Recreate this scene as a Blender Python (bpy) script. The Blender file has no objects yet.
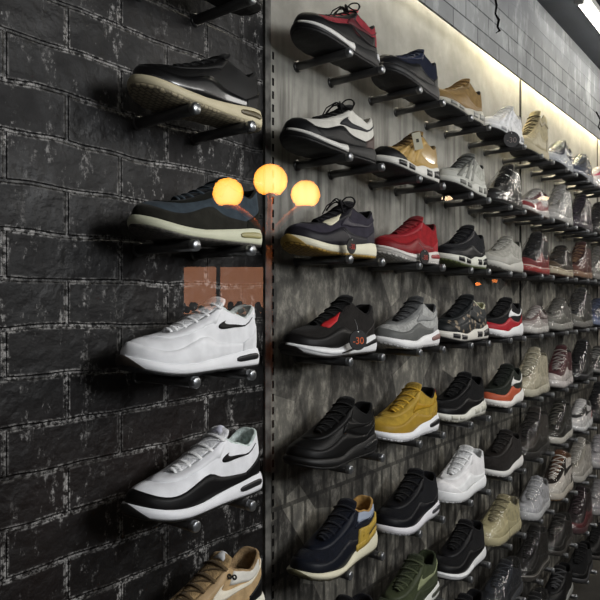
import bpy, bmesh, math, random
import numpy as np
from mathutils import Vector, noise
random.seed(7)
C = bpy.context.scene.collection
# ---------------------------------------------------------------- camera, world, lights, exposure
F = 655.0
YAW = math.atan(509 / F)
EYE = 1.55
cam_d = bpy.data.cameras.new('camera')
cam = bpy.data.objects.new('camera', cam_d); C.objects.link(cam)
cam.location = (0, 0, EYE)
cam.rotation_euler = (math.pi / 2, 0, YAW - math.pi / 2)
cam_d.sensor_width = 36; cam_d.lens = 36 * F / 600; cam_d.shift_y = 1 / 600; cam_d.clip_start = .01
bpy.context.scene.camera = cam
vs = bpy.context.scene.view_settings
vs.view_transform = 'Standard'; vs.look = 'None'; vs.gamma = 1; vs.use_curve_mapping = False
vs.exposure = 0.0
wd = bpy.data.worlds.new('night'); bpy.context.scene.world = wd; wd.use_nodes = True
wd.node_tree.nodes['Background'].inputs[0].default_value = (.10, .09, .09, 1)
wd.node_tree.nodes['Background'].inputs[1].default_value = .12


def area(name, loc, target, sx, sy, power, col):
    d = bpy.data.lights.new(name, 'AREA'); d.shape = 'RECTANGLE'; d.size = sx; d.size_y = sy
    d.energy = power; d.color = col
    o = bpy.data.objects.new(name, d); C.objects.link(o); o.location = loc
    o.rotation_euler = (Vector(target) - Vector(loc)).to_track_quat('-Z', 'Y').to_euler()
    return o


area('shop_ceiling_light', (2.4, -1.3, 2.8), (2.0, 1.0, 1.0), 2.4, .5, 46, (1, .97, .93))
area('shop_front_light', (1.3, -1.9, 2.3), (.85, 1.0, .9), .8, .5, 44, (.95, .97, 1))
area('shop_rear_light', (5.2, -.6, 2.8), (4.4, 1.0, 1.2), 1.6, .5, 42, (1, .94, .86))


# ---------------------------------------------------------------- helpers
def ray(px, py):
    f = Vector((math.cos(YAW), math.sin(YAW), 0)); r = Vector((math.sin(YAW), -math.cos(YAW), 0))
    return f + r * ((px - 300) / F) + Vector((0, 0, (301 - py) / F))


def onY(px, py, Y):
    d = ray(px, py); return d * (Y / d.y) + Vector((0, 0, EYE))


def lin(h):
    h = h.lstrip('#'); v = [int(h[i:i + 2], 16) / 255 for i in (0, 2, 4)]
    return tuple((c / 12.92 if c <= .04045 else ((c + .055) / 1.055) ** 2.4) for c in v) + (1,)


MATS = {}


def nodes(name):
    m = bpy.data.materials.new(name); m.use_nodes = True
    nt = m.node_tree; b = nt.nodes['Principled BSDF']
    return m, nt, b


def N(nt, typ, **kw):
    n = nt.nodes.new(typ)
    for k, v in kw.items():
        if k in n.inputs.keys(): n.inputs[k].default_value = v
        else: setattr(n, k, v)
    return n


def ramp(nt, src, stops):
    r = nt.nodes.new('ShaderNodeValToRGB'); e = r.color_ramp.elements
    while len(e) < len(stops): e.new(.5)
    for i, (p, c) in enumerate(stops):
        e[i].position = p; e[i].color = c if len(c) == 4 else tuple(c) + (1,)
    nt.links.new(src, r.inputs[0]); return r


def g(v): return (v, v, v, 1)


def mat(kind, hexc):
    key = kind + hexc
    if key in MATS: return MATS[key]
    m, nt, b = nodes(kind + '_' + hexc)
    L = nt.links
    col = lin(hexc); tc = N(nt, 'ShaderNodeTexCoord')
    if kind != 'metal' and max(col[:3]) < .035: col = tuple(c * .6 for c in col[:3]) + (1,)
    prm = {  # rough, spec, noise scale, bump, colour variation, coat
        'leather': (.5, .2, 160, .12, .10, 0), 'patent': (.28, .6, 60, .05, .08, .5), 'suede': (.95, .12, 240, .35, .22, 0),
        'knit': (.9, .15, 420, .6, .30, 0), 'rubber': (.55, .4, 90, .05, .06, 0), 'lace': (.9, .2, 600, .4, .15, 0),
        'metal': (.32, .5, 200, .03, .08, 0), 'plastic': (.35, .5, 80, .04, .05, 0), 'paper': (.7, .3, 50, .02, .04, 0),
        'floral': (.6, .4, 40, .2, .2, 0)}[kind]
    nz = N(nt, 'ShaderNodeTexNoise', Scale=prm[2] * .25, Detail=4.0)
    L.new(tc.outputs['Object'], nz.inputs['Vector'])
    v = prm[4]
    lo = tuple(c * (1 - v) for c in col[:3]); hi = tuple(min(1, c * (1 + v)) for c in col[:3])
    r = ramp(nt, nz.outputs['Fac'], [(.3, lo), (.7, hi)])
    if kind == 'floral':
        vo = N(nt, 'ShaderNodeTexVoronoi', Scale=55.0); L.new(tc.outputs['Object'], vo.inputs['Vector'])
        r2 = ramp(nt, vo.outputs['Distance'], [(.22, lin('8a7a66')), (.36, col)])
        L.new(r2.outputs[0], b.inputs['Base Color'])
    else:
        L.new(r.outputs[0], b.inputs['Base Color'])
    b.inputs['Roughness'].default_value = prm[0]
    b.inputs['Specular IOR Level'].default_value = prm[1]
    if kind == 'metal': b.inputs['Metallic'].default_value = .85
    if prm[5]: b.inputs['Coat Weight'].default_value = prm[5]
    if kind in ('knit', 'lace', 'suede'):
        b.inputs['Sheen Weight'].default_value = .05
    bt = N(nt, 'ShaderNodeTexVoronoi' if kind == 'knit' else 'ShaderNodeTexNoise', Scale=float(prm[2]))
    L.new(tc.outputs['Object'], bt.inputs['Vector'])
    bp = N(nt, 'ShaderNodeBump', Strength=prm[3], Distance=.002)
    L.new(bt.outputs[0], bp.inputs['Height']); L.new(bp.outputs[0], b.inputs['Normal'])
    MATS[key] = m
    return m


def tread_mat(hexc):
    key = 'tread' + hexc
    if key in MATS: return MATS[key]
    m, nt, b = nodes('tread_' + hexc); L = nt.links
    tc = N(nt, 'ShaderNodeTexCoord')
    br = N(nt, 'ShaderNodeTexBrick', Scale=1.0)
    br.inputs['Brick Width'].default_value = .012; br.inputs['Row Height'].default_value = .010
    br.inputs['Mortar Size'].default_value = .0018; br.offset = .5
    c = lin(hexc)
    br.inputs['Color1'].default_value = c; br.inputs['Color2'].default_value = tuple(x * .85 for x in c[:3]) + (1,)
    br.inputs['Mortar'].default_value = tuple(x * .4 for x in c[:3]) + (1,)
    L.new(tc.outputs['Object'], br.inputs['Vector']); L.new(br.outputs['Color'], b.inputs['Base Color'])
    bp = N(nt, 'ShaderNodeBump', Strength=.8, Distance=.003); bp.invert = True
    L.new(br.outputs['Fac'], bp.inputs['Height']); L.new(bp.outputs[0], b.inputs['Normal'])
    b.inputs['Roughness'].default_value = .6
    MATS[key] = m
    return m


def film_mat():
    if 'film' in MATS: return MATS['film']
    m, nt, b = nodes('clear_film'); L = nt.links
    nt.nodes.remove(b); out = nt.nodes['Material Output']
    tr = N(nt, 'ShaderNodeBsdfTransparent'); tr.inputs[0].default_value = (.93, .93, .92, 1)
    gl = N(nt, 'ShaderNodeBsdfGlossy', Roughness=.06); df = N(nt, 'ShaderNodeBsdfDiffuse'); df.inputs[0].default_value = (.5, .49, .47, 1)
    fr = N(nt, 'ShaderNodeLayerWeight')
    tc = N(nt, 'ShaderNodeTexCoord'); mp = N(nt, 'ShaderNodeMapping'); mp.inputs['Scale'].default_value = (13, 13, 6)
    nz = N(nt, 'ShaderNodeTexNoise', Scale=1.5, Detail=3.0, Distortion=1.5); L.new(tc.outputs['Object'], mp.inputs[0]); L.new(mp.outputs[0], nz.inputs['Vector'])
    bp = N(nt, 'ShaderNodeBump', Strength=1.0, Distance=.012); L.new(nz.outputs[0], bp.inputs['Height'])
    for n_ in (gl, fr): L.new(bp.outputs[0], n_.inputs['Normal'])
    mul = N(nt, 'ShaderNodeMath', operation='MULTIPLY_ADD'); mul.inputs[1].default_value = .55; mul.inputs[2].default_value = .035
    pw = N(nt, 'ShaderNodeMath', operation='POWER'); pw.inputs[1].default_value = 4.0; L.new(fr.outputs['Facing'], pw.inputs[0])
    L.new(pw.outputs[0], mul.inputs[0]); mul.use_clamp = True
    m1 = N(nt, 'ShaderNodeMixShader'); L.new(mul.outputs[0], m1.inputs[0]); L.new(tr.outputs[0], m1.inputs[1]); L.new(gl.outputs[0], m1.inputs[2])
    m2 = N(nt, 'ShaderNodeMixShader'); m2.inputs[0].default_value = .018
    L.new(m1.outputs[0], m2.inputs[1]); L.new(df.outputs[0], m2.inputs[2]); L.new(m2.outputs[0], out.inputs[0])
    MATS['film'] = m
    return m


def emis(name, col, s):
    m, nt, b = nodes(name)
    b.inputs['Base Color'].default_value = col; b.inputs['Emission Color'].default_value = col; b.inputs['Emission Strength'].default_value = s
    return m


def mesh(name, V, Fc, smooth=True):
    me = bpy.data.meshes.new(name)
    me.from_pydata([tuple(v) for v in V], [], Fc); me.update()
    if smooth: me.polygons.foreach_set('use_smooth', [True] * len(me.polygons))
    bm = bmesh.new(); bm.from_mesh(me); bmesh.ops.remove_doubles(bm, verts=bm.verts, dist=1e-5)
    bmesh.ops.recalc_face_normals(bm, faces=bm.faces); bm.to_mesh(me); bm.free()
    me.materials.append(None)
    return me


def link(name, me, m, parent=None, **props):
    o = bpy.data.objects.new(name, me); C.objects.link(o)
    if parent: o.parent = parent
    if not me.materials: me.materials.append(None)
    o.material_slots[0].link = 'OBJECT'; o.material_slots[0].material = m
    for k, v in props.items(): o[k] = v
    return o


def boxmesh(name, lo, hi, bev=0.0):
    bm = bmesh.new(); bmesh.ops.create_cube(bm, size=1)
    for v in bm.verts:
        v.co = Vector([(lo[i] + hi[i]) / 2 + v.co[i] * (hi[i] - lo[i]) for i in range(3)])
    if bev: bmesh.ops.bevel(bm, geom=bm.edges[:], offset=bev, segments=2, affect='EDGES', profile=.5)
    me = bpy.data.meshes.new(name); bm.to_mesh(me); bm.free(); me.materials.append(None); return me


def box(name, lo, hi, m, parent=None, bev=0.0, **props):
    c = Vector([(lo[i] + hi[i]) / 2 for i in range(3)])
    me = boxmesh(name, [lo[i] - c[i] for i in range(3)], [hi[i] - c[i] for i in range(3)], bev)
    o = link(name, me, m, parent, **props)
    o.location = c - (parent.location if parent else Vector((0, 0, 0)))
    return o


def tube(path, r, n=8, flat=1.0, closed=False):
    P = [Vector(p) for p in path]; V = []; Fc = []; K = len(P)
    for i, p in enumerate(P):
        a = P[(i - 1) % K] if closed or i > 0 else P[i]; b = P[(i + 1) % K] if closed or i < K - 1 else P[i]
        t = (b - a).normalized(); up = Vector((0, 0, 1)) if abs(t.z) < .9 else Vector((1, 0, 0))
        s = t.cross(up).normalized(); u = s.cross(t).normalized()
        rr = r[i] if isinstance(r, (list, tuple)) else r
        for j in range(n):
            q = 2 * math.pi * j / n
            V.append(p + s * (math.cos(q) * rr) + u * (math.sin(q) * rr * flat))
    m_ = K if closed else K - 1
    for i in range(m_):
        for j in range(n):
            a = i * n + j; b = i * n + (j + 1) % n; c = ((i + 1) % K) * n + (j + 1) % n; d = ((i + 1) % K) * n + j
            Fc.append((a, b, c, d))
    if not closed:
        Fc.append(tuple(range(n))); Fc.append(tuple((K - 1) * n + j for j in range(n - 1, -1, -1)))
    return V, Fc


def merge(parts):
    V = []; Fc = []
    for v, f in parts:
        o = len(V); V += list(v); Fc += [tuple(i + o for i in q) for q in f]
    return V, Fc


def lathe(prof, n=24, axis='z'):
    V = []; Fc = []
    for r, z in prof:
        for j in range(n):
            q = 2 * math.pi * j / n
            V.append((r * math.cos(q), r * math.sin(q), z) if axis == 'z' else (r * math.cos(q), z, r * math.sin(q)))
    for i in range(len(prof) - 1):
        for j in range(n):
            Fc.append((i * n + j, i * n + (j + 1) % n, (i + 1) * n + (j + 1) % n, (i + 1) * n + j))
    return V, Fc


def text(name, body, size, m, parent, loc, rot):
    cu = bpy.data.curves.new(name, 'FONT'); cu.body = body; cu.size = size; cu.extrude = .0004; cu.align_x = 'CENTER'; cu.align_y = 'CENTER'
    cu.materials.append(m)
    t_ = bpy.data.objects.new(name, cu); C.objects.link(t_)
    me = bpy.data.meshes.new_from_object(t_.evaluated_get(bpy.context.evaluated_depsgraph_get())); bpy.data.objects.remove(t_)
    o = bpy.data.objects.new(name, me); C.objects.link(o); o.parent = parent; o.location = loc; o.rotation_euler = rot
    return o


# ---------------------------------------------------------------- the setting
WALLY = 1.03


def brick_wall_mat():
    m, nt, b = nodes('black_painted_brick'); L = nt.links
    tc = N(nt, 'ShaderNodeTexCoord'); sx = N(nt, 'ShaderNodeSeparateXYZ'); L.new(tc.outputs['Object'], sx.inputs[0])
    dz = N(nt, 'ShaderNodeTexNoise', Scale=5.0, Detail=2.0); L.new(tc.outputs['Object'], dz.inputs['Vector'])
    off = N(nt, 'ShaderNodeMath', operation='MULTIPLY_ADD'); off.inputs[1].default_value = .024; L.new(dz.outputs[0], off.inputs[0]); L.new(sx.outputs['Z'], off.inputs[2])
    cb = N(nt, 'ShaderNodeCombineXYZ'); L.new(sx.outputs['X'], cb.inputs[0]); L.new(off.outputs[0], cb.inputs[1])
    br = N(nt, 'ShaderNodeTexBrick', Scale=1.0); br.inputs['Brick Width'].default_value = .225; br.inputs['Row Height'].default_value = .081
    br.inputs['Mortar Size'].default_value = .0045; br.inputs['Mortar Smooth'].default_value = .6; L.new(cb.outputs[0], br.inputs['Vector'])
    br.inputs['Color1'].default_value = lin('090808'); br.inputs['Color2'].default_value = lin('110f0f'); br.inputs['Mortar'].default_value = lin('0d0d0d')
    # a wider brick band around the joints, where the paint is worn
    bw = N(nt, 'ShaderNodeTexBrick', Scale=1.0); bw.inputs['Brick Width'].default_value = .225; bw.inputs['Row Height'].default_value = .081
    bw.inputs['Mortar Size'].default_value = .0085; bw.inputs['Mortar Smooth'].default_value = .5; L.new(cb.outputs[0], bw.inputs['Vector'])
    n1 = N(nt, 'ShaderNodeTexNoise', Scale=85.0, Detail=8.0, Roughness=.8); L.new(tc.outputs['Object'], n1.inputs['Vector'])
    n2 = N(nt, 'ShaderNodeTexNoise', Scale=8.0, Detail=5.0, Roughness=.6); L.new(tc.outputs['Object'], n2.inputs['Vector'])
    mp = N(nt, 'ShaderNodeMapping'); mp.inputs['Scale'].default_value = (22, 22, 9); L.new(tc.outputs['Object'], mp.inputs[0])
    n3 = N(nt, 'ShaderNodeTexNoise', Scale=1.0, Detail=8.0, Roughness=.8); L.new(mp.outputs[0], n3.inputs['Vector'])
    r1 = ramp(nt, n1.outputs[0], [(.48, g(0)), (.54, g(1))]); r2 = ramp(nt, n2.outputs[0], [(.44, g(.22)), (.58, g(1))])
    r3 = ramp(nt, n3.outputs[0], [(.55, g(0)), (.60, g(1))])
    a = N(nt, 'ShaderNodeMath', operation='MULTIPLY'); L.new(r1.outputs[0], a.inputs[0]); L.new(bw.outputs['Fac'], a.inputs[1])
    a2 = N(nt, 'ShaderNodeMath', operation='MULTIPLY'); L.new(a.outputs[0], a2.inputs[0]); L.new(r2.outputs[0], a2.inputs[1])
    c = N(nt, 'ShaderNodeMath', operation='MULTIPLY'); L.new(r3.outputs[0], c.inputs[0]); L.new(r2.outputs[0], c.inputs[1])
    c2 = N(nt, 'ShaderNodeMath', operation='MULTIPLY'); L.new(c.outputs[0], c2.inputs[0]); L.new(r1.outputs[0], c2.inputs[1])
    mx = N(nt, 'ShaderNodeMath', operation='MAXIMUM'); L.new(a2.outputs[0], mx.inputs[0]); L.new(c2.outputs[0], mx.inputs[1])
    sc_ = N(nt, 'ShaderNodeMath', operation='MULTIPLY'); sc_.inputs[1].default_value = .9; L.new(mx.outputs[0], sc_.inputs[0])
    # reddish brown old patches
    n4 = N(nt, 'ShaderNodeTexNoise', Scale=2.2, Detail=2.0); L.new(tc.outputs['Object'], n4.inputs['Vector'])
    r4 = ramp(nt, n4.outputs[0], [(.5, g(0)), (.7, g(.7))])
    mb = N(nt, 'ShaderNodeMixRGB'); L.new(r4.outputs[0], mb.inputs[0]); L.new(br.outputs['Color'], mb.inputs[1]); mb.inputs[2].default_value = lin('1c1311')
    mc = N(nt, 'ShaderNodeMixRGB'); L.new(sc_.outputs[0], mc.inputs[0]); L.new(mb.outputs[0], mc.inputs[1]); mc.inputs[2].default_value = lin('b0adaa')
    L.new(mc.outputs[0], b.inputs['Base Color'])
    b.inputs['Specular IOR Level'].default_value = .3; rr = ramp(nt, n2.outputs[0], [(.3, g(.42)), (.7, g(.7))]); L.new(rr.outputs[0], b.inputs['Roughness'])
    h = N(nt, 'ShaderNodeMath', operation='MULTIPLY_ADD'); h.inputs[1].default_value = -1.0
    L.new(br.outputs['Fac'], h.inputs[0]); nh = N(nt, 'ShaderNodeTexNoise', Scale=28.0, Detail=5.0); L.new(tc.outputs['Object'], nh.inputs['Vector'])
    hh = N(nt, 'ShaderNodeMath', operation='MULTIPLY'); hh.inputs[1].default_value = .55; L.new(nh.outputs[0], hh.inputs[0]); L.new(hh.outputs[0], h.inputs[2])
    bp = N(nt, 'ShaderNodeBump', Strength=1.0, Distance=.011); L.new(h.outputs[0], bp.inputs['Height']); L.new(bp.outputs[0], b.inputs['Normal'])
    return m


def panel_mat():
    m, nt, b = nodes('concrete_photo_mural'); L = nt.links
    tc = N(nt, 'ShaderNodeTexCoord'); O = tc.outputs['Object']
    sx = N(nt, 'ShaderNodeSeparateXYZ'); L.new(O, sx.inputs[0])
    nA = N(nt, 'ShaderNodeTexNoise', Scale=6.0, Detail=8.0, Roughness=.65); L.new(O, nA.inputs['Vector'])
    conc = ramp(nt, nA.outputs[0], [(.3, lin('75736b')), (.5, lin('8a8880')), (.7, lin('a19f95'))])
    # drip streaks, strengthened to paint in shade below the cove glow
    mp = N(nt, 'ShaderNodeMapping'); mp.inputs['Scale'].default_value = (38, 38, 3); L.new(O, mp.inputs[0])
    nD = N(nt, 'ShaderNodeTexNoise', Scale=1.0, Detail=4.0); L.new(mp.outputs[0], nD.inputs['Vector'])
    rD = ramp(nt, nD.outputs[0], [(.45, g(0)), (.64, g(.9))])
    # mural: shards of grey, verticals, dark holes
    mv = N(nt, 'ShaderNodeMapping'); mv.inputs['Scale'].default_value = (8, 8, 5); mv.inputs['Rotation'].default_value = (0, .5, 0); L.new(O, mv.inputs[0])
    vo = N(nt, 'ShaderNodeTexVoronoi', Scale=1.0); L.new(mv.outputs[0], vo.inputs['Vector'])
    bwv = N(nt, 'ShaderNodeRGBToBW'); L.new(vo.outputs['Color'], bwv.inputs[0])
    m1 = ramp(nt, bwv.outputs[0], [(.25, lin('3a3835')), (.5, lin('7c7870')), (.75, lin('d0ccc0'))])
    mq = N(nt, 'ShaderNodeMapping'); mq.inputs['Scale'].default_value = (24, 24, 13); L.new(O, mq.inputs[0])
    nq = N(nt, 'ShaderNodeTexNoise', Scale=1.0, Detail=8.0, Roughness=.75); L.new(mq.outputs[0], nq.inputs['Vector'])
    m2 = ramp(nt, nq.outputs[0], [(.38, lin('171615')), (.50, lin('5d5a54')), (.62, lin('b4b0a6'))])
    mm = N(nt, 'ShaderNodeMixRGB', blend_type='MULTIPLY'); mm.inputs[0].default_value = .8
    L.new(m1.outputs[0], mm.inputs[1]); L.new(m2.outputs[0], mm.inputs[2])
    add = N(nt, 'ShaderNodeMixRGB'); add.inputs[0].default_value = .3; L.new(mm.outputs[0], add.inputs[1]); L.new(m2.outputs[0], add.inputs[2])
    # facade columns of the printed picture
    brk = N(nt, 'ShaderNodeTexBrick', Scale=1.0); brk.inputs['Brick Width'].default_value = .055; brk.inputs['Row Height'].default_value = .17
    brk.inputs['Mortar Size'].default_value = .006; brk.inputs['Color1'].default_value = g(1); brk.inputs['Color2'].default_value = g(.6); brk.inputs['Mortar'].default_value = g(.15)
    cb = N(nt, 'ShaderNodeCombineXYZ'); L.new(sx.outputs['X'], cb.inputs[0]); L.new(sx.outputs['Z'], cb.inputs[1]); L.new(cb.outputs[0], brk.inputs['Vector'])
    fac = N(nt, 'ShaderNodeMixRGB', blend_type='MULTIPLY'); fac.inputs[0].default_value = .85; L.new(add.outputs[0], fac.inputs[1]); L.new(brk.outputs[0], fac.inputs[2])
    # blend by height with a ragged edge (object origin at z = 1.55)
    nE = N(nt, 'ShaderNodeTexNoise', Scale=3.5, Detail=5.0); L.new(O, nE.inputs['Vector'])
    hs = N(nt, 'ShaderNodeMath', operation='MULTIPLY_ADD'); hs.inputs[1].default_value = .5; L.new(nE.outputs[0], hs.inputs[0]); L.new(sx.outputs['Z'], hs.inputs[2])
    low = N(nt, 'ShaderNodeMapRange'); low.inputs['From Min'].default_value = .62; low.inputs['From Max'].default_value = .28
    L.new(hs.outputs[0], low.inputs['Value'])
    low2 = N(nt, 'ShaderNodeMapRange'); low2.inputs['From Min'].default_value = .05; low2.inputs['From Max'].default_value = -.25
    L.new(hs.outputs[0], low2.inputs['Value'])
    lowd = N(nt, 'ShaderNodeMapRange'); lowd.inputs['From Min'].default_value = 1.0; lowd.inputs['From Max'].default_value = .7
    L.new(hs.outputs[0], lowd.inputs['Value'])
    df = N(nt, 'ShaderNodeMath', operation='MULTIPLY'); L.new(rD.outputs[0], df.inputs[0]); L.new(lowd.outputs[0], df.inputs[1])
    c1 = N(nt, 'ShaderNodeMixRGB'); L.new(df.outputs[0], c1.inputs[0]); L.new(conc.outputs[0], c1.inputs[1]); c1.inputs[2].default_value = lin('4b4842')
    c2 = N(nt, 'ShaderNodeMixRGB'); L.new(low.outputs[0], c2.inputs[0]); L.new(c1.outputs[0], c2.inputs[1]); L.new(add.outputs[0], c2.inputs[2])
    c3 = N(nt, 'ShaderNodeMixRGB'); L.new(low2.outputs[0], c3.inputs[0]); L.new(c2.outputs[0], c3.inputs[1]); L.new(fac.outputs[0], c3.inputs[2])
    L.new(c3.outputs[0], b.inputs['Base Color']); b.inputs['Roughness'].default_value = .6
    bp = N(nt, 'ShaderNodeBump', Strength=.25, Distance=.004); L.new(nA.outputs[0], bp.inputs['Height']); L.new(bp.outputs[0], b.inputs['Normal'])
    return m


def block_mat():
    m, nt, b = nodes('grey_block_beam'); L = nt.links
    tc = N(nt, 'ShaderNodeTexCoord'); O = tc.outputs['Object']; sx = N(nt, 'ShaderNodeSeparateXYZ'); L.new(O, sx.inputs[0])
    cb = N(nt, 'ShaderNodeCombineXYZ'); L.new(sx.outputs['X'], cb.inputs[0]); L.new(sx.outputs['Z'], cb.inputs[1])
    br = N(nt, 'ShaderNodeTexBrick', Scale=1.0); br.inputs['Brick Width'].default_value = .21; br.inputs['Row Height'].default_value = .072
    br.inputs['Mortar Size'].default_value = .0028; br.inputs['Mortar Smooth'].default_value = .3; L.new(cb.outputs[0], br.inputs['Vector'])
    br.inputs['Color1'].default_value = lin('9a9c9c'); br.inputs['Color2'].default_value = lin('87898a'); br.inputs['Mortar'].default_value = lin('45474a')
    mp = N(nt, 'ShaderNodeMapping'); mp.inputs['Scale'].default_value = (10, 10, 4); L.new(O, mp.inputs[0])
    n1 = N(nt, 'ShaderNodeTexNoise', Scale=1.0, Detail=8.0, Roughness=.7); L.new(mp.outputs[0], n1.inputs['Vector'])
    hz = N(nt, 'ShaderNodeMapRange'); hz.inputs['From Min'].default_value = 1.14; hz.inputs['From Max'].default_value = 1.22; L.new(sx.outputs['Z'], hz.inputs['Value'])
    mk = N(nt, 'ShaderNodeMixRGB'); L.new(hz.outputs[0], mk.inputs[0]); L.new(br.outputs[0], mk.inputs[1]); mk.inputs[2].default_value = lin('85878a')
    r = ramp(nt, n1.outputs[0], [(.52, g(0)), (.64, g(.7))])
    mx = N(nt, 'ShaderNodeMixRGB'); L.new(r.outputs[0], mx.inputs[0]); L.new(mk.outputs[0], mx.inputs[1]); mx.inputs[2].default_value = lin('c2c4c4')
    n2 = N(nt, 'ShaderNodeTexNoise', Scale=3.0, Detail=4.0); L.new(O, n2.inputs['Vector'])
    r2 = ramp(nt, n2.outputs[0], [(.35, g(.75)), (.65, g(1.1))])
    mz = N(nt, 'ShaderNodeMixRGB', blend_type='MULTIPLY'); mz.inputs[0].default_value = 1; L.new(mx.outputs[0], mz.inputs[1]); L.new(r2.outputs[0], mz.inputs[2])
    L.new(mz.outputs[0], b.inputs['Base Color']); b.inputs['Roughness'].default_value = .8
    bp = N(nt, 'ShaderNodeBump', Strength=.6, Distance=.006); bp.invert = True; L.new(br.outputs['Fac'], bp.inputs['Height']); L.new(bp.outputs[0], b.inputs['Normal'])
    return m


def plain(name, c1, c2, rough=.8, scale=6.0):
    m, nt, b = nodes(name); tc = N(nt, 'ShaderNodeTexCoord'); n = N(nt, 'ShaderNodeTexNoise', Scale=scale, Detail=5.0)
    nt.links.new(tc.outputs['Object'], n.inputs['Vector'])
    r = ramp(nt, n.outputs[0], [(.3, lin(c1)), (.7, lin(c2))]); nt.links.new(r.outputs[0], b.inputs['Base Color']); b.inputs['Roughness'].default_value = rough
    return m


def setobj(name, lo, hi, m, origin):
    """a wall slab whose origin (and so its texture) sits at a chosen point"""
    o_ = Vector(origin)
    me = boxmesh(name, [lo[i] - o_[i] for i in range(3)], [hi[i] - o_[i] for i in range(3)])
    o = link(name, me, m, kind='structure'); o.location = o_
    return o


XP = .34          # the shop window stands here, square to the shoe wall
XB = 1.185        # end of the black brick
BEAMY = .965
BZ = EYE + .946
CEIL = EYE + 1.35
bm_ = brick_wall_mat()
setobj('wall_left', (XP - .1, WALLY, 0), (XB, WALLY + .2, CEIL), bm_, (.545 - .225, WALLY, EYE - .1226 - .081 * 17 + .007))
pm = panel_mat()
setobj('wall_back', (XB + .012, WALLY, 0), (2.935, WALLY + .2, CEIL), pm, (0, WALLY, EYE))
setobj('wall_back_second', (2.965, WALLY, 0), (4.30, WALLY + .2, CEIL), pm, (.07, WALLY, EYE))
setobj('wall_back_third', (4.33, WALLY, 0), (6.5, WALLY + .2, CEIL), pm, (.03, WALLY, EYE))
dk = plain('black_trim', '060606', '0c0c0c', .9); dk.node_tree.nodes['Principled BSDF'].inputs['Specular IOR Level'].default_value = .1
for i, x in enumerate((2.935, 4.30)):
    box('trim_%d' % (i + 1), (x, WALLY + .003, 0), (x + .03, WALLY + .15, CEIL), dk, kind='structure')
stm = plain('worn_painted_steel', '3a3a38', '8f8e88', .55, 40.0)
# slotted upright between brick and panel
tr3 = setobj('trim_3', (XB - .004, WALLY - .008, 0), (XB + .016, WALLY + .1, CEIL), plain('worn_edge_plaster', '2c2b2a', '6d6b66', .8, 30.0), (XB, WALLY, EYE))
sv = []
for k in range(60):
    z = .25 + k * .032
    V = [(XB + .030, WALLY - .0012, z), (XB + .036, WALLY - .0012, z), (XB + .036, WALLY - .0012, z + .018), (XB + .030, WALLY - .0012, z + .018),
         (XB + .030, WALLY + .01, z), (XB + .036, WALLY + .01, z), (XB + .036, WALLY + .01, z + .018), (XB + .030, WALLY + .01, z + .018)]
    sv.append((V, [(0, 1, 2, 3), (4, 5, 6, 7), (0, 1, 5, 4), (2, 3, 7, 6), (0, 3, 7, 4), (1, 2, 6, 5)]))
link('slot_row', mesh('slot_row', *merge(sv), smooth=False), dk, None, kind='structure')
bmt = block_mat()
beam = setobj('wall_beam', (XB + .02, BEAMY, BZ), (6.5, BEAMY + .008, CEIL), bmt, (0, BEAMY, BZ - .946))
setobj('wall_beam_soffit', (XB + .02, BEAMY + .008, BZ + .13), (6.5, WALLY, CEIL), bmt, (0, BEAMY, BZ - .946))
# dark cracks in the beam
for i, pts in enumerate(([(494, -6), (496, 6), (495, 14), (498, 20), (497, 27), (499, 31), (496, 33)], [(596, 112), (600, 120), (598, 127), (604, 136)])):
    P_ = [onY(x, y, BEAMY - .001) for x, y in pts]
    v, f = tube(P_, [.006, .007, .005, .009, .006, .008, .003][:len(P_)], 6, .6)
    link('trim_%d' % (5 + i), mesh('crack', v, f), dk, None, kind='structure')
grey = plain('dark_ceiling', '33363b', '40444a', .85)
setobj('ceiling', (XP - .1, -3.2, CEIL), (6.5, WALLY + .2, CEIL + .1), grey, (0, 0, CEIL))
flr = plain('dark_floor', '3a3835', '4a4844', .35)
setobj('floor', (XP - .1, -3.2, -.1), (6.5, WALLY + .2, 0), flr, (0, 0, 0))
gw = plain('grey_plaster', '55534f', '6a6863', .8)
setobj('wall_far', (6.5, -3.2, 0), (6.6, WALLY + .2, CEIL), gw, (6.5, 0, 0))
setobj('wall_right', (XP, -3.3, 0), (6.5, -3.2, CEIL), gw, (0, -3.2, 0))
setobj('ground_street', (-18, -9, -.1), (XP - .1, 12, 0), plain('asphalt', '18181a', '242426', .9), (0, 0, 0))
# shop window: one clear pane with a frame at the wall, seen through by the camera
m, nt, b = nodes('window_glass'); nt.nodes.remove(b)
tr_ = N(nt, 'ShaderNodeBsdfTransparent'); tr_.inputs[0].default_value = (.97, .975, .97, 1); gl = N(nt, 'ShaderNodeBsdfGlossy', Roughness=0.0)
fr = N(nt, 'ShaderNodeLayerWeight'); pw = N(nt, 'ShaderNodeMath', operation='POWER'); pw.inputs[1].default_value = 5.0; nt.links.new(fr.outputs['Facing'], pw.inputs[0])
mu = N(nt, 'ShaderNodeMath', operation='MULTIPLY_ADD'); mu.inputs[1].default_value = 1.3; mu.inputs[2].default_value = .078; mu.use_clamp = True
nt.links.new(pw.outputs[0], mu.inputs[0]); mx = N(nt, 'ShaderNodeMixShader'); nt.links.new(mu.outputs[0], mx.inputs[0]); nt.links.new(tr_.outputs[0], mx.inputs[1])
nt.links.new(gl.outputs[0], mx.inputs[2]); nt.links.new(mx.outputs[0], nt.nodes['Material Output'].inputs[0])
pane = link('window_1', mesh('window_1', [(XP, -2.4, .06), (XP, WALLY, .06), (XP, WALLY, CEIL), (XP, -2.4, CEIL)], [(0, 1, 2, 3)], False), m, None, kind='structure')
box('window_frame', (XP - .03, -2.4, 0), (XP + .03, WALLY, .06), dk, pane)
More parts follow.
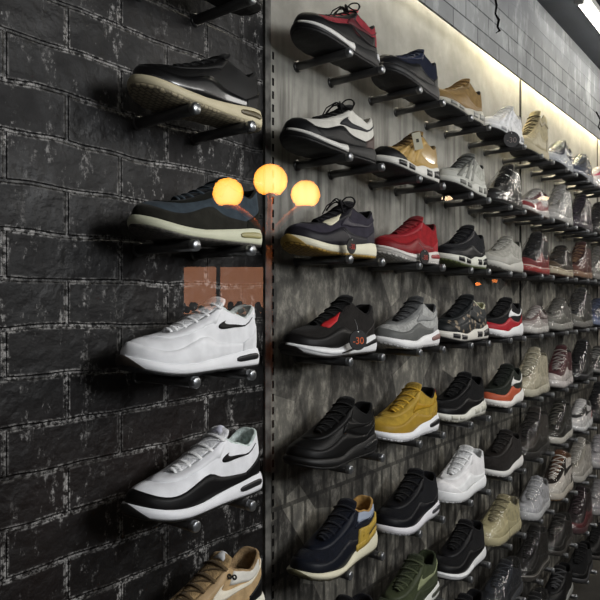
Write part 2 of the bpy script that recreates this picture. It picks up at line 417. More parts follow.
# LED strip hidden behind the block beam, washing the panels
led = link('cove_light_strip', boxmesh('cove_light_strip', (-2.25, -.010, -.005), (2.2, .010, .005), 0), emis('cove_led', (1, .87, .60, 1), 72), None, kind='structure')
# ---------------------------------------------------------------- end of setting
led.location = (4.75, BEAMY + .036, BZ + .112)
led2 = link('cove_light_strip', boxmesh('cove_light_strip_dim', (-.62, -.010, -.005), (.62, .010, .005), 0), emis('cove_led_dim', (1, .92, .75, 1), 26), None, kind='structure')
led2.location = (1.85, BEAMY + .036, BZ + .112)

# fluorescent fixtures on the ceiling
def fluorescent(x0, x1, y, label, s):
    e = bpy.data.objects.new('fluorescent_light', None); C.objects.link(e); e.location = ((x0 + x1) / 2, y, CEIL)
    e['label'] = label; e['category'] = 'ceiling light'; e['group'] = 'fluorescent tubes on the dark ceiling'
    h = (x1 - x0) / 2
    v, f = tube([(-h, 0, -.045), (h, 0, -.045)], .016, 14)
    link('tube', mesh('tube', v, f), emis('tube_glow', (1, .97, .9, 1), s), e)
    link('housing', boxmesh('housing', (-h - .02, -.03, -.028), (h + .02, .03, 0), .004), mat('plastic', 'c8c8c4'), e)
    for sg in (-1, 1):
        link('end_cap', boxmesh('end_cap', (sg * h - .015, -.018, -.064), (sg * h + .015, .018, -.028), .003), mat('plastic', '777777'), e)


fluorescent(2.98, 4.2, .785, 'bare white fluorescent tube on the dark ceiling, cut off at top right', 14)

# ---------------------------------------------------------------- the sneaker kit
BASE = [(0, 0), (.004, .019), (.020, .031), (.055, .036), (.095, .0365), (.130, .0385), (.165, .043), (.200, .0475), (.230, .048), (.258, .044), (.280, .034), (.294, .018), (.300, 0)]
RX = [.010, .013, .024, .048, .074, .094, .109, .136, .161, .184, .200, .209, .212]
RY = [0, .015, .025, .030, .030, .027, .0235, .021, .0185, .0155, .011, .006, 0]
FR = [0, .30, .55, .77, .90, .975, 1]


def cr(tab, t, odd):
    n = len(tab) - 1; t = min(max(t, 0), 1) * n; i = min(int(t), n - 1); u = t - i

    def at(k):
        if k < 0: v = tab[-k]; return -v if odd else v
        if k > n: v = tab[2 * n - k]; return -v if odd else v
        return tab[k]
    a, b_, c, d = at(i - 1), at(i), at(i + 1), at(i + 2)
    return .5 * (2 * b_ + (c - a) * u + (2 * a - 5 * b_ + 4 * c - d) * u * u + (3 * b_ - a - 3 * c + d) * u ** 3)


class Last:
    def __init__(s, H=.114, Cz=.092, E=.114, T=.070, hs=.035, fs=.020, ts=.021, wav=0, tong=.016, wide=1.02, full=1.35, spring=.018, flare=1.0, tx=0.0, waist=0.0):
        s.__dict__.update(locals())
        s.rz = [H, H, H - .006, Cz, Cz + .007, E - .009, E] + [E + (T - E) * f for f in FR[1:]]
        s.rx = [x + (tx * (i / 12)) for i, x in enumerate(RX)]

    def side(s, p):
        p = p % 2.0
        return (1, p) if p <= 1 else (-1, 2 - p)

    def base(s, p):
        sd, t = s.side(p)
        x = cr([q[0] for q in BASE], t, False) if 0 < t < 1 else BASE[0 if t <= 0 else -1][0]
        x = min(max(x, 0), .300)
        y = cr([q[1] for q in BASE], t, True)
        if sd < 0: y *= .93 if t < .5 else .96
        yc = -.006 * max(0, (x - .16) / .14) ** 2
        return x, sd * y * s.wide + yc

    def soletop(s, x):
        u = x / .3
        z = s.hs + (s.fs - s.hs) * min(1, max(0, (u - .15) / .45)) ** .9
        z += (s.ts - s.fs) * max(0, (u - .75) / .25) ** 1.5
        if s.wav: z += s.wav * math.sin(u * 17 + .6) * (1 - .6 * u)
        return z

    def rim(s, p):
        sd, t = s.side(p)
        x = cr(s.rx, t, False); y = cr(RY, t, True) * s.wide; z = cr(s.rz, t, False)
        return x, sd * y, z

    def surf(s, p, v):
        bx, by = s.base(p); bz = s.soletop(bx) - .004
        B = np.array((.006 + bx * .965, by * .94, bz)); R = np.array(s.rim(p))
        dz = R[2] - B[2]
        t = s.side(p)[1]; fr = max(0, (t - .6) / .4)
        out = np.array((B[0] - .15, B[1] * 2.2, 0)); out /= (np.linalg.norm(out) + 1e-9)
        k1 = .5 * dz * (1 - fr) + max(.5 * dz, .030 * s.full) * fr
        P1 = B + np.array((0, 0, k1)) + out * (.0035 + .002 * fr)
        d = (B - R); dn = d * .38; dn[2] = d[2] * (.20 * (1 - fr) + .08 * fr)
        P2 = R + dn
        if s.waist: P1 = P1 - np.array((0, B[1] * s.waist, 0)) * (1 - fr)
        w = 1 - v
        return B * w ** 3 + P1 * (3 * w * w * v) + P2 * (3 * w * v * v) + R * v ** 3

    def sole(s, p, v, out=0.0):
        bx, by = s.base(p); zt = s.soletop(bx)
        o = (.0028 * math.sin(math.pi * min(1, v * 1.0)) + .0012 * (1 - v) + out) * s.flare
        n = np.array((bx - .15, by * 3.2)); n /= (np.linalg.norm(n) + 1e-9)
        z = .005 + (zt - .005) * v
        back = .006 * max(0, 1 - bx / .02) * (v * .6)
        return np.array((bx + n[0] * o + back, by + n[1] * o, z))


SPR = lambda x: max(0, (x - .20) / .10) ** 2


def deform(V, L):
    out = []
    for v in V:
        x, y, z = v
        out.append((x, y, z + L.spring * SPR(x)))
    return out


def loft(fn, ps, vs_, closed=True):
    V = []; Fc = []; n = len(ps); k = len(vs_)
    for v in vs_:
        for p in ps: V.append(fn(p, v))
    for j in range(k - 1):
        for i in range(n if closed else n - 1):
            Fc.append((j * n + i, j * n + (i + 1) % n, (j + 1) * n + (i + 1) % n, (j + 1) * n + i))
    return V, Fc


def cap(n, off):
    Fc = []; h = n // 2
    for i in range(h):
        a, b_, c, d = i, i + 1, (n - i - 1) % n, (n - i) % n
        q = [a, b_, c, d]; q2 = []
        for t in q:
            if t not in q2: q2.append(t)
        if len(q2) > 2: Fc.append(tuple(off + t for t in q2))
    return Fc


def patch(fn, mp, na, nb, off, rim=True):
    """thin raised panel; mp(a,b)->(p,v) for a,b in 0..1; sides drop to the surface"""
    def pt(a, b_, o):
        p, v = mp(a, b_); e = .004
        P = fn(p, v); Pu = fn(p + e, v); Pv = fn(p, v + e if v < .99 else v - e)
        n = np.cross(Pu - P, (Pv - P) if v < .99 else (P - Pv)); ln = np.linalg.norm(n)
        n = n / ln if ln > 1e-12 else np.array((0, 0, 1.))
        if n[1] * P[1] + n[0] * (P[0] - .15) * .3 + n[2] * .03 < 0: n = -n
        return P + n * o
    V = []; Fc = []
    for j in range(nb + 1):
        for i in range(na + 1): V.append(pt(i / na, j / nb, off))
    W = na + 1
    for j in range(nb):
        for i in range(na): Fc.append((j * W + i, j * W + i + 1, (j + 1) * W + i + 1, (j + 1) * W + i))
    per = [(i, 0) for i in range(na + 1)] + [(na, j) for j in range(1, nb + 1)] + [(i, nb) for i in range(na - 1, -1, -1)] + [(0, j) for j in range(nb - 1, 0, -1)]
    o0 = len(V)
    for i, j in per: V.append(pt(i / na, j / nb, -.0006))
    K = len(per)
    for q in range(K):
        a = per[q]; b_ = per[(q + 1) % K]
        Fc.append((a[1] * W + a[0], b_[1] * W + b_[0], o0 + (q + 1) % K, o0 + q))
    return V, Fc


PS = [i / 36 for i in range(72)]


def band(p0, p1, lo, hi):
    def mp(a, b_):
        p = p0 + (p1 - p0) * a
        l, h = lo(a), hi(a); return p, l + (h - l) * b_
    return mp


def sym(f): return lambda a: f(abs(a - .5) * 2)    # 0 at the middle of the band, 1 at both ends


def swoosh_map(pf, length, v0, hgt):
    def bz(P, t):
        w = 1 - t; return [P[0][k] * w ** 3 + 3 * P[1][k] * w * w * t + 3 * P[2][k] * w * t * t + P[3][k] * t ** 3 for k in (0, 1)]
    A = [(.16, .80), (-.20, -.05), (.12, -.28), (1, 1.0)]; B_ = [(.16, .80), (.08, .46), (.22, .34), (1, 1.0)]

    def mp(a, b_):
        p, q = bz(A, a), bz(B_, a)
        X = p[0] + (q[0] - p[0]) * b_; Y = p[1] + (q[1] - p[1]) * b_
        return pf - X * length, v0 + Y * hgt
    return mp


GEO = {}
STY = {
    'runner': dict(),
    'chunky': dict(hs=.040, fs=.022, ts=.021, wav=.0015),
    'max': dict(hs=.042, fs=.022, ts=.020, wav=.002, flare=1.3, E=.120),
    'wave': dict(hs=.042, fs=.026, ts=.022, wav=.0035, flare=1.2, E=.120, H=.110),
    'knit': dict(hs=.034, fs=.020, ts=.020, H=.108, Cz=.094, E=.120, T=.074, tong=.014),
    'flat': dict(hs=.030, fs=.026, ts=.030, spring=.008, H=.098, Cz=.080, E=.108, T=.064, full=.95),
    'court': dict(hs=.034, fs=.028, ts=.034, spring=.010, H=.112, Cz=.094, E=.122, T=.070, full=1.1, wide=1.03),
    'mid': dict(hs=.034, fs=.028, ts=.032, spring=.010, H=.150, Cz=.140, E=.155, T=.072, full=1.1, tong=.022),
    'boot': dict(hs=.040, fs=.030, ts=.036, spring=.014, H=.190, Cz=.185, E=.182, T=.078, full=1.15, tong=.026),
    'huarache': dict(hs=.042, fs=.017, ts=.017, wav=.003, flare=1.3, H=.118, Cz=.098, E=.116, T=.070, tong=.016),
}


def tubes_laces(L, rows, bow):
    parts = []
    ps = [.515 + i * (.40 / (rows - 1)) for i in range(rows)]
    R = [np.array(L.rim(p)) for p in ps]; M = [np.array(L.rim(2 - p)) for p in ps]

    def arc(a, b_, h):
        c = (a + b_) / 2 + np.array((.002, 0, h)); a2 = a + np.array((0, .0045 * np.sign(a[1]), -.001)); b2 = b_ + np.array((0, .0045 * np.sign(b_[1]), -.001))
        pts = []
        for t in np.linspace(0, 1, 7):
            w = 1 - t; q = a2 * w * w + (c * 2 - (a2 + b2) / 2) * 2 * w * t + b2 * t * t; pts.append(q)
        return pts
    for i in range(rows):
        parts.append(tube(arc(R[i], M[i], .0070), .0050, 8, .46))
        if i < rows - 1:
            parts.append(tube(arc(R[i], M[i + 1], .0060), .0036, 8, .40))
    if bow:
        c = (R[0] + M[0]) / 2 + np.array((.004, 0, .012))
        for sd in (-1, 1):
            lp = [(0, 0, 0), (-.004, .012, .012), (-.010, .026, .012), (-.006, .036, .000), (.006, .036, -.014), (.014, .026, -.010), (.008, .012, .002), (0, 0, 0)]
            pts = [c + np.array((q[0], q[1] * sd, q[2])) for q in lp]
            fine = []
            for i in range(len(pts) - 1):
                a = pts[max(i - 1, 0)]; b_ = pts[i]; cc = pts[i + 1]; d = pts[min(i + 2, len(pts) - 1)]
                for u in (0, .33, .66):
                    fine.append(.5 * (2 * b_ + (cc - a) * u + (2 * a - 5 * b_ + 4 * cc - d) * u * u + (3 * b_ - a - 3 * cc + d) * u ** 3))
            fine.append(pts[-1]); parts.append(tube(fine, .0026, 6, .6))
            tl = [c, c + np.array((.012, .008 * sd, .006)), c + np.array((.026, .020 * sd, -.006)), c + np.array((.032, .029 * sd, -.026))]
            parts.append(tube(tl, .0025, 6, .6))
        parts.append(tube([c + np.array((0, -.005, 0)), c + np.array((0, .005, 0))], .005, 8, .8))
    return merge(parts)


def part_geo(style, part):
    L = Last(**STY[style])
    if part == 'upper':
        V, Fc = loft(L.surf, PS, [i / 12 for i in range(13)])
        V = deform(V, L); return V, Fc
    if part == 'midsole':
        V, Fc = loft(L.sole, PS, [0, .15, .35, .55, .75, .9, 1.0])
        n = len(PS); top = [np.array((.006 + L.base(p)[0] * .96, L.base(p)[1] * .90, L.soletop(L.base(p)[0]) + .0008)) for p in PS]
        o = len(V); V += top
        for i in range(n): Fc.append((o - n + i, o - n + (i + 1) % n, o + (i + 1) % n, o + i))
        Fc += cap(n, 0) + cap(n, o)
        return deform(V, L), Fc
    if part == 'outsole':
        def f(p, v):
            q = L.sole(p, 0); z = .0055 - .0055 * v
            tooth = 0.0012 if (int(round((p % 2) * 36)) % 3 == 0) else 0
            return np.array((q[0], q[1], z + (tooth if v == 1 else 0))) if v < 1 else np.array((.15 + (q[0] - .15) * .985, q[1] * .965, z + tooth))
        V, Fc = loft(f, PS, [0, .5, 1]); n = len(PS)
        Fc += cap(n, 0) + cap(n, 2 * n)
        return deform(V, L), Fc
    if part == 'lining':
        def f(p, v):
            R = np.array(L.rim(p)); c = np.array((.11 + (R[0] - .11) * .2 if R[0] > .1 else .06, 0, R[2]))
            inn = c - R; ln = np.linalg.norm(inn) + 1e-9; inn = inn / ln
            t = L.side(p)[1]; thk = .0075 if t < .5 else max(.0015, .0075 - (t - .5) * .03)
            if v == 0: return R
            if v == 1: return R + inn * thk * .35 + np.array((0, 0, .003 if t < .5 else .0008))
            if v == 2: return R + inn * thk * .9 + np.array((0, 0, .001))
            if v == 3: return R + inn * thk * 1.25 + np.array((0, 0, -.008))
            b_ = L.base(p); z = .046 if R[2] > .06 else .04
            return np.array((.01 + b_[0] * .80, b_[1] * .72, min(z, R[2] - .012)))
        V, Fc = loft(f, PS, [0, 1, 2, 3, 4]); Fc += cap(len(PS), 4 * len(PS))
        return deform(V, L), Fc
    if part == 'tongue':
        pts = [L.rim(.99), L.rim(.85), L.rim(.72), L.rim(.6), L.rim(.5)]
        path = [np.array((p[0], 0, p[2] + .001)) for p in pts]
        d = path[-1] - path[-2]; d /= np.linalg.norm(d)
        path += [path[-1] + d * L.tong * .5 + np.array((0, 0, .002)), path[-1] + d * L.tong + np.array((.0, 0, .0045))]
        hw = [.009, .0155, .0185, .021, .0235, .025, .022]
        V = []; Fc = []; K = 11
        for sgn in (0, 1):
            for i, c in enumerate(path):
                for j in range(K):
                    u = j / (K - 1) * 2 - 1
                    V.append(c + np.array((0, hw[i] * u * L.wide, .0055 * (1 - u * u) - .002 - sgn * .005 * (1 - .6 * u * u) + (.003 if sgn == 0 else 0))))
        n = len(path)
        for sgn in (0, 1):
            o = sgn * n * K
            for i in range(n - 1):
                for j in range(K - 1): Fc.append((o + i * K + j, o + i * K + j + 1, o + (i + 1) * K + j + 1, o + (i + 1) * K + j))
        o = n * K
        for i in range(n - 1):
            for j in (0, K - 1): Fc.append((i * K + j, (i + 1) * K + j, o + (i + 1) * K + j, o + i * K + j))
        for i in (0, n - 1):
            for j in range(K - 1): Fc.append((i * K + j, i * K + j + 1, o + i * K + j + 1, o + i * K + j))
        return deform(V, L), Fc
    if part == 'tongue_label':
        p = L.rim(.5); q = L.rim(.6); d = np.array((p[0] - q[0], 0, p[2] - q[2])); d /= np.linalg.norm(d); c = np.array((p[0], 0, p[2] + .0125)) + d * L.tong * .62
        V = []; Fc = []
        nrm = np.array((-d[2], 0, d[0])); nrm = nrm if nrm[2] > 0 else -nrm
        for a in (-1, 0, 1):
            for u in (-1, -.5, 0, .5, 1):
                V.append(c + d * a * .008 + np.array((0, u * .0125, -.0045 * u * u)) - nrm * .0)
        for i in range(2):
            for j in range(4): Fc.append((i * 5 + j, i * 5 + j + 1, i * 5 + j + 6, i * 5 + j + 5))
        V2 = [v - nrm * .006 for v in V]; o = len(V); Fc += [tuple(t + o for t in f) for f in Fc]
        V += V2
        for a, b_ in ((0, 1), (1, 2), (2, 3), (3, 4), (4, 9), (9, 14), (14, 13), (13, 12), (12, 11), (11, 10), (10, 5), (5, 0)): Fc.append((a, b_, b_ + o, a + o))
        return deform(V, L), Fc
    if part == 'laces': return (lambda r: (deform(r[0], L), r[1]))(tubes_laces(L, 8 if STY[style].get('E', .1) > .14 else 6, True))
    if part == 'laces_plain': return (lambda r: (deform(r[0], L), r[1]))(tubes_laces(L, 8 if STY[style].get('E', .1) > .14 else 6, False))
    S = L.surf; so = L.sole

    def P_(fn, mp, na, nb, off): V, Fc = patch(fn, mp, na, nb, off); return deform(V, L), Fc
    if part == 'mudguard':
        def hi(a):
            u = abs(a - .5) * 2     # 0 toe .. 1 heel end
            return .30 + .10 * math.exp(-((u - .52) / .12) ** 2) - .14 * max(0, (u - .55) / .45) - .05 * math.exp(-((u - .3) / .16) ** 2)
        return P_(S, band(.14, 1.86, lambda a: 0, hi), 60, 3, .0012)
    if part == 'toe_cap': return P_(S, band(.66, 1.34, lambda a: 0, sym(lambda u: .50 - .46 * u ** 1.5)), 30, 4, .0019)
    if part == 'toe_bumper': return P_(lambda p, v: so(p, v) if v <= 1 else S(p, (v - 1) * .6), band(.84, 1.16, lambda a: .0, sym(lambda u: 1.0 - .96 * u ** 1.6)), 20, 6, .0012)
    if part == 'eyestay': return P_(S, band(.47, 1.53, sym(lambda u: .60 + .0 * u), lambda a: .99), 44, 3, .0012)
    if part == 'heel_counter': return P_(S, band(-.26, .26, lambda a: 0, sym(lambda u: .62 - .40 * u)), 22, 4, .0013)
    if part == 'heel_tab': return P_(S, band(-.12, .12, lambda a: .66, lambda a: .99), 10, 3, .0016)
    if part == 'side_panel': return P_(S, band(.20, .55, lambda a: .12 + .3 * a, lambda a: .50 + .22 * a), 14, 4, .001)
    if part == 'eyelet_cage':
        return P_(S, band(.60, .78, lambda a: .50 + .35 * abs(a - .35), lambda a: .93), 10, 4, .0016)
    if part == 'lace_lock':
        q = []
        for p in (.40, .45):
            c = Vector(S(p, .82)); n = Vector((0, .8, .6))
            u = n.cross(Vector((1, 0, 0))).normalized(); w = n.cross(u).normalized(); c = c + n * .003
            q.append(tube([c + u * (.0038 * math.cos(a)) + w * (.0038 * math.sin(a)) for a in np.linspace(0, 2 * math.pi, 13)[:-1]], .0016, 6, 1, True))
        return (lambda r: (deform(r[0], L), r[1]))(merge(q))
    if part == 'swoosh': return P_(S, swoosh_map(.56, .50, .36, .40), 24, 3, .0022)
    if part == 'swoosh_small': return P_(S, swoosh_map(.45, .26, .50, .30), 18, 3, .0022)
    if part == 'air_window': return P_(so, band(.17, .31, lambda a: .36 + .22 * (2 * a - 1) ** 8 * .5, lambda a: .74 - .22 * (2 * a - 1) ** 8 * .5), 14, 3, .0014)
    if part == 'air_units':
        return merge([P_(so, band(a0, a1, lambda a: .22, lambda a: .74), 5, 2, .0016) for a0, a1 in ((-.06, .06), (.09, .17), (.19, .27), (.30, .37), (.58, .66), (.69, .77))])
    if part == 'sole_stripe': return P_(so, band(.14, .52, lambda a: .55 - .35 * a, lambda a: .80 - .45 * a), 12, 2, .0012)
    if part == 'foxing_line': return P_(so, lambda a, b_: (2 * a, .72 + .12 * b_), 70, 1, .0008)
    if part == 'flash': return P_(so, band(.45, .98, lambda a: .12 + .45 * a, lambda a: .95 - .1 * a), 24, 2, .0014)
    if part == 'heel_strap': return merge([P_(S, band(-.34, .34, lambda a: .24, lambda a: .46), 26, 2, .004), P_(S, band(.27, .38, lambda a: .02, lambda a: .46), 4, 6, .004), P_(S, band(.14, .40, lambda a: .0, lambda a: .14), 8, 2, .004)])
    if part == 'collar_strap': return P_(S, band(.18, .42, lambda a: .66, lambda a: .99), 8, 4, .002)
    if part == 'ankle_strap': return P_(S, band(-.5, .5, lambda a: .62, lambda a: .74), 34, 2, .003)
    if part == 'stripes': return merge([P_(S, (lambda q0: (lambda a, b_: (q0 + .07 * b_ - .12 * a, .10 + .78 * a)))(q), 10, 2, .0014) for q in (.50, .62, .74)])
    if part == 'heel_clip': return P_(lambda p, v: so(p, v) if v <= 1 else S(p, (v - 1)), band(-.20, .20, lambda a: .5, sym(lambda u: 1.34 - .5 * u)), 18, 5, .0018)
    raise KeyError(part)


def geo(style, part):
    k = (style, part)
    if k not in GEO:
        V, Fc = part_geo(style, part)
        GEO[k] = mesh(part, V, Fc)
    return GEO[k]


def wrap_mesh(style):
    k = (style, 'wrap')
    if k in GEO: return GEO[k]
    pts = []
    for pt in ('midsole', 'upper', 'tongue', 'laces_plain'):
        pts += [v.co.copy() for v in geo(style, pt).vertices][::3]
    bm = bmesh.new()
    c = Vector((.14, 0, .055))
    for p in pts: bm.verts.new(c + (p - c) * 1.035)
    r = bmesh.ops.convex_hull(bm, input=bm.verts)
    bmesh.ops.delete(bm, geom=[v for v in bm.verts if not v.link_faces], context='VERTS')
    me = bpy.data.meshes.new('film'); bm.to_mesh(me); bm.free()
    o = bpy.data.objects.new('tmp', me); C.objects.link(o)
    md = o.modifiers.new('r', 'REMESH'); md.mode = 'VOXEL'; md.voxel_size = .0055
    sm = o.modifiers.new('s', 'SMOOTH'); sm.iterations = 3; sm.factor = .5
    dg = bpy.context.evaluated_depsgraph_get(); me2 = bpy.data.meshes.new_from_object(o.evaluated_get(dg))
    bpy.data.objects.remove(o)
    me2.name = 'plastic_wrap'
    for v in me2.vertices:
        n = noise.noise(v.co * 38) * .0035 + noise.noise(Vector((v.co.x * 30, v.co.y * 30, v.co.z * 110))) * .0022
        v.co += v.normal * n
        if v.co.z < .0005: v.co.z = .0005
    me2.polygons.foreach_set('use_smooth', [True] * len(me2.polygons))
    me2.materials.clear(); me2.materials.append(None)
    GEO[k] = me2
    return me2


SC = 1.083
SUBOF = {'lace_lock': 'collar_strap', 'tongue_label': 'tongue', 'air_window': 'midsole', 'air_units': 'midsole', 'sole_stripe': 'midsole', 'flash': 'midsole', 'foxing_line': 'midsole', 'toe_bumper': 'outsole'}


def cname(h):
    r, g_, b_ = [int(h[i:i + 2], 16) for i in (0, 2, 4)]; mx, mn = max(r, g_, b_), min(r, g_, b_)
    if mx - mn < 28: return 'black' if mx < 60 else 'dark grey' if mx < 110 else 'grey' if mx < 190 else 'white'
    if b_ == mx: return 'blue'
    if mn > 150: return 'cream'
    if r == mx and g_ < .5 * r: return 'red'
    return 'yellow' if g_ > .75 * r and b_ < .6 * r else 'tan'


KIND = {'upper': 'leather', 'midsole': 'rubber', 'laces': 'lace', 'laces_plain': 'lace', 'tongue': 'knit', 'lining': 'knit'}


def sneaker(style, parts, loc, label, cat='sneaker', group=None, wrap=False, name='sneaker', up='leather', rot=0.0, sc=1.0):
    e = bpy.data.objects.new(name, None); C.objects.link(e); e.empty_display_size = .05
    e.location = loc; e.scale = (SC * sc,) * 3; e.rotation_euler = (0, 0, math.pi + rot)
    e['label'] = label; e['category'] = cat
    if group: e['group'] = group
    made = {}
    for pt, spec in parts.items():
        kd = KIND.get(pt, 'leather')
        if pt == 'upper': kd = up
        if ':' in spec: kd, spec = spec.split(':')
        if pt == 'air_window': kd = 'plastic'
        m = tread_mat(spec) if pt == 'outsole' else mat(kd, spec)
        nm = {'laces_plain': 'laces', 'swoosh_small': 'swoosh'}.get(pt, pt)
        made[nm] = link(nm, geo(style, pt), m, made.get(SUBOF.get(pt), e))
        if pt in ('swoosh', 'swoosh_small', 'heel_strap', 'eyelet_cage', 'tongue_label', 'heel_tab', 'toe_bumper', 'air_window') and abs(sum(lin(spec)[:3]) - sum(lin(parts['upper'].split(':')[-1])[:3])) > .12:
            made[nm]['label'] = cname(spec) + ' ' + nm.replace('_', ' ')
    if wrap: link('plastic_wrap', wrap_mesh(style), film_mat(), e)
    return e


# ---------------------------------------------------------------- pegs
PEGY = .866; PR = .0105
ROWZ = {1: .596, 2: .345, 3: .100, 4: -.146, 5: -.404, 6: -.658, 7: -.908, 8: -1.158, 9: -1.40}
_pv, _pf = lathe([(0.0001, 0), (PR * .7, 0), (PR, .002), (PR, WALLY - PEGY + .004)], 16, 'y')
PEG = mesh('peg', _pv, _pf)
_pv, _pf = lathe([(0.0001, -.0035), (PR * .75, -.003), (PR * 1.04, -.0008), (PR * 1.04, .009)], 16, 'y')
PCAP = mesh('end_cap', _pv, _pf)
_pv, _pf = lathe([(PR, -.004), (PR * 1.35, -.004), (PR * 1.35, 0)], 16, 'y')
PFL = mesh('wall_flange', _pv, _pf)
pegm = mat('metal', '5a5a5a'); capm = mat('metal', '8c8e90')


def peg(x, z, label, grp):
    o = link('display_peg', PEG, pegm, None, label=label, category='display peg', group=grp)
    o.location = (x, PEGY, EYE + z)
    link('end_cap', PCAP, capm, o)
    f = link('wall_flange', PFL, pegm, o); f.location = (0, WALLY - PEGY, 0)


COLX = {'b': .812}
for k in range(9): COLX[k] = 1.312 + .357 * k


def place(col, row, style, parts, short, wrap=False, up='leather', cat='sneaker', name='sneaker', rot=0.0, sc=1.0, dx=0.0):
    x = COLX[col]; z = ROWZ[row]
    if col != 'b': rot += random.Random(str(col) + str(row)).uniform(-.05, .05)
    dx += {'b': .022, 0: -.022, 1: -.012, 3: .02}.get(col, 0)
    label = short
    grp = 'sneakers on the black brick' if col == 'b' else 'sneakers on the concrete panels'
    sneaker(style, parts, (x + .150 + .053 + dx, PEGY + .062, EYE + z + PR + .0004), label, cat, grp, wrap, name, up, rot, sc)
    sh = short.split(',')[0]
    pg = 'pegs on the black brick' if col == 'b' else 'pegs on the concrete panels'
    peg(x, z, 'peg under the toe of the ' + sh, pg)
    peg(x + .150, z, 'peg under the heel of the ' + sh, pg)


def D(mid, out, upc, **kw):
    d = dict(upper=upc, midsole=mid, outsole=out, lining=kw.pop('lin', upc), tongue=kw.pop('ton', upc))
    lc = kw.pop('lace', upc); plain_ = kw.pop('plain', False)
    bow_ = kw.pop('bow', False); d['laces' if bow_ else 'laces_plain'] = lc
    d.update(kw); return d


W = 'e9e9ea'; K = '141416'; K2 = '1d1d20'
# black brick column
place('b', 1, 'runner', D('1a1a1a', '101010', '121212'), 'black sneaker cut off by the top edge, only its sole showing')
place('b', 2, 'runner', D('cfc4a4', 'a89c80', '0d0d0e', mudguard='patent:101011', eyestay='111112', heel_counter='0f0f10', air_window='5a5038', lin='2a2a2a', ton='0f0f10', plain=True), 'black leather sneaker with a cream air sole, on black brick', up='leather', sc=.96)
place('b', 3, 'runner', D('d2d2b8', '4a4640', '3a434a', mudguard='suede:33322c', eyestay='suede:23241f', heel_counter='suede:2b2b24', air_window='a09868', ton='1c1d1f', lin='26251f'), 'olive and slate blue sneaker with cream sole, on black brick', up='suede', sc=.96)
place('b', 4, 'runner', D('f0f0f2', '1c1c1e', 'ececee', mudguard='eeeef0', eyestay='f0f0f2', heel_counter='e8e8ea', swoosh_small='0c0c0e', toe_bumper='rubber:3a332d', air_window='26262a', lin='dfe6e0', lace='f0f0f0', heel_tab='eeeeee'), 'all white sneaker with a small black check mark, on black brick', dx=-.01)
place('b', 5, 'runner', D('efeff2', '0c0c0c', 'ededf0', mudguard='101012', eyestay='efeff2', heel_counter='101012', swoosh_small='0c0c0e', toe_bumper='rubber:2c2c2c', air_window='2e2e30', lin='d8e6e0', tongue_label='e2e2f2', lace='f2f2f2', ton='e8e8ee'), 'white sneaker with a black mudguard, on black brick')
place('b', 6, 'runner', D('e6e2d2', '3a2f22', 'b39770', mudguard='suede:a88c64', eyestay='b89c76', heel_counter='101010', swoosh='leather:e9e0cc', tongue_label='dcdcdc', collar_strap='d8d4ca', lace_lock='101010', lin='9c8260', lace='5a4a34', ton='a08660', air_window='4a4236'), 'tan sneaker with a cream swoosh and black heel, on black brick', up='suede', dx=.008)
# column 0
place(0, 1, 'chunky', D('141416', '0c0c0d', '8e2f38', bow=True, mudguard='141416', flash='e4e2dd', eyestay='141416', toe_cap='141416', side_panel='181416', heel_clip='rubber:d8d8d8', lace='101010', swoosh='5a2228', ton='a83a42', lin='1a1a1a'), 'black and crimson sneaker with white sole flash', up='knit', dx=.012, sc=.97)
place(0, 2, 'runner', D('121214', '0b0b0c', 'd0cdc4', bow=True, mudguard='161719', flash='d8d6d0', toe_cap='161719', eyestay='cbc8c0', swoosh='2c2d33', heel_counter='4a3a36', lace='0c0c0c', ton='1a1a1a', lin='cac6be'), 'white sneaker with black toe and dark swoosh')
place(0, 3, 'runner', D('e4dfc6', 'b08c3c', '34313a', bow=True, mudguard='2c2a31', eyelet_cage='e4ddc0', eyestay='2a282e', heel_counter='302d35', swoosh='35323b', toe_bumper='rubber:b3944e', lace='1e1c20', ton='242228', lin='29272c'), 'charcoal sneaker with cream eyelets and gum outsole', up='suede')
place(0, 4, 'max', D('e4e4e4', '16100e', '2b2826', mudguard='1c1a1a', flash='f0f0f0', eyelet_cage='c22c30', heel_tab='1a1818', heel_counter='26211f', sole_stripe='17171a', lace='101010', ton='131213', lin='1c1a1a', toe_bumper='rubber:251d1a'), 'black sneaker with red eyelets and white midsole', up='knit')
place(0, 5, 'max', D('0e0e0f', '0b0b0b', '111112', mudguard='131314', eyestay='101011', heel_counter='0f0f10', side_panel='151516', lace='0c0c0c', air_window='1d1d1f', swoosh='0d0d0e'), 'all black sneaker, lower left of the first panel column', up='leather')
place(0, 6, 'huarache', D('ded8be', '4a4530', '161b28', mudguard='141925', eyestay='181e2c', heel_strap='rubber:b5963c', collar_strap='rubber:9aa3b4', lace='141824', ton='171c29', lin='b08a50', swoosh_small='1c2334', toe_bumper='rubber:5a563e'), 'navy sneaker with a yellow heel strap', up='knit')
place(0, 7, 'knit', D('1b1c20', '0c0c0d', '15171d', eyestay='181a20'), 'dark navy sneaker cut off by the bottom edge', up='knit')
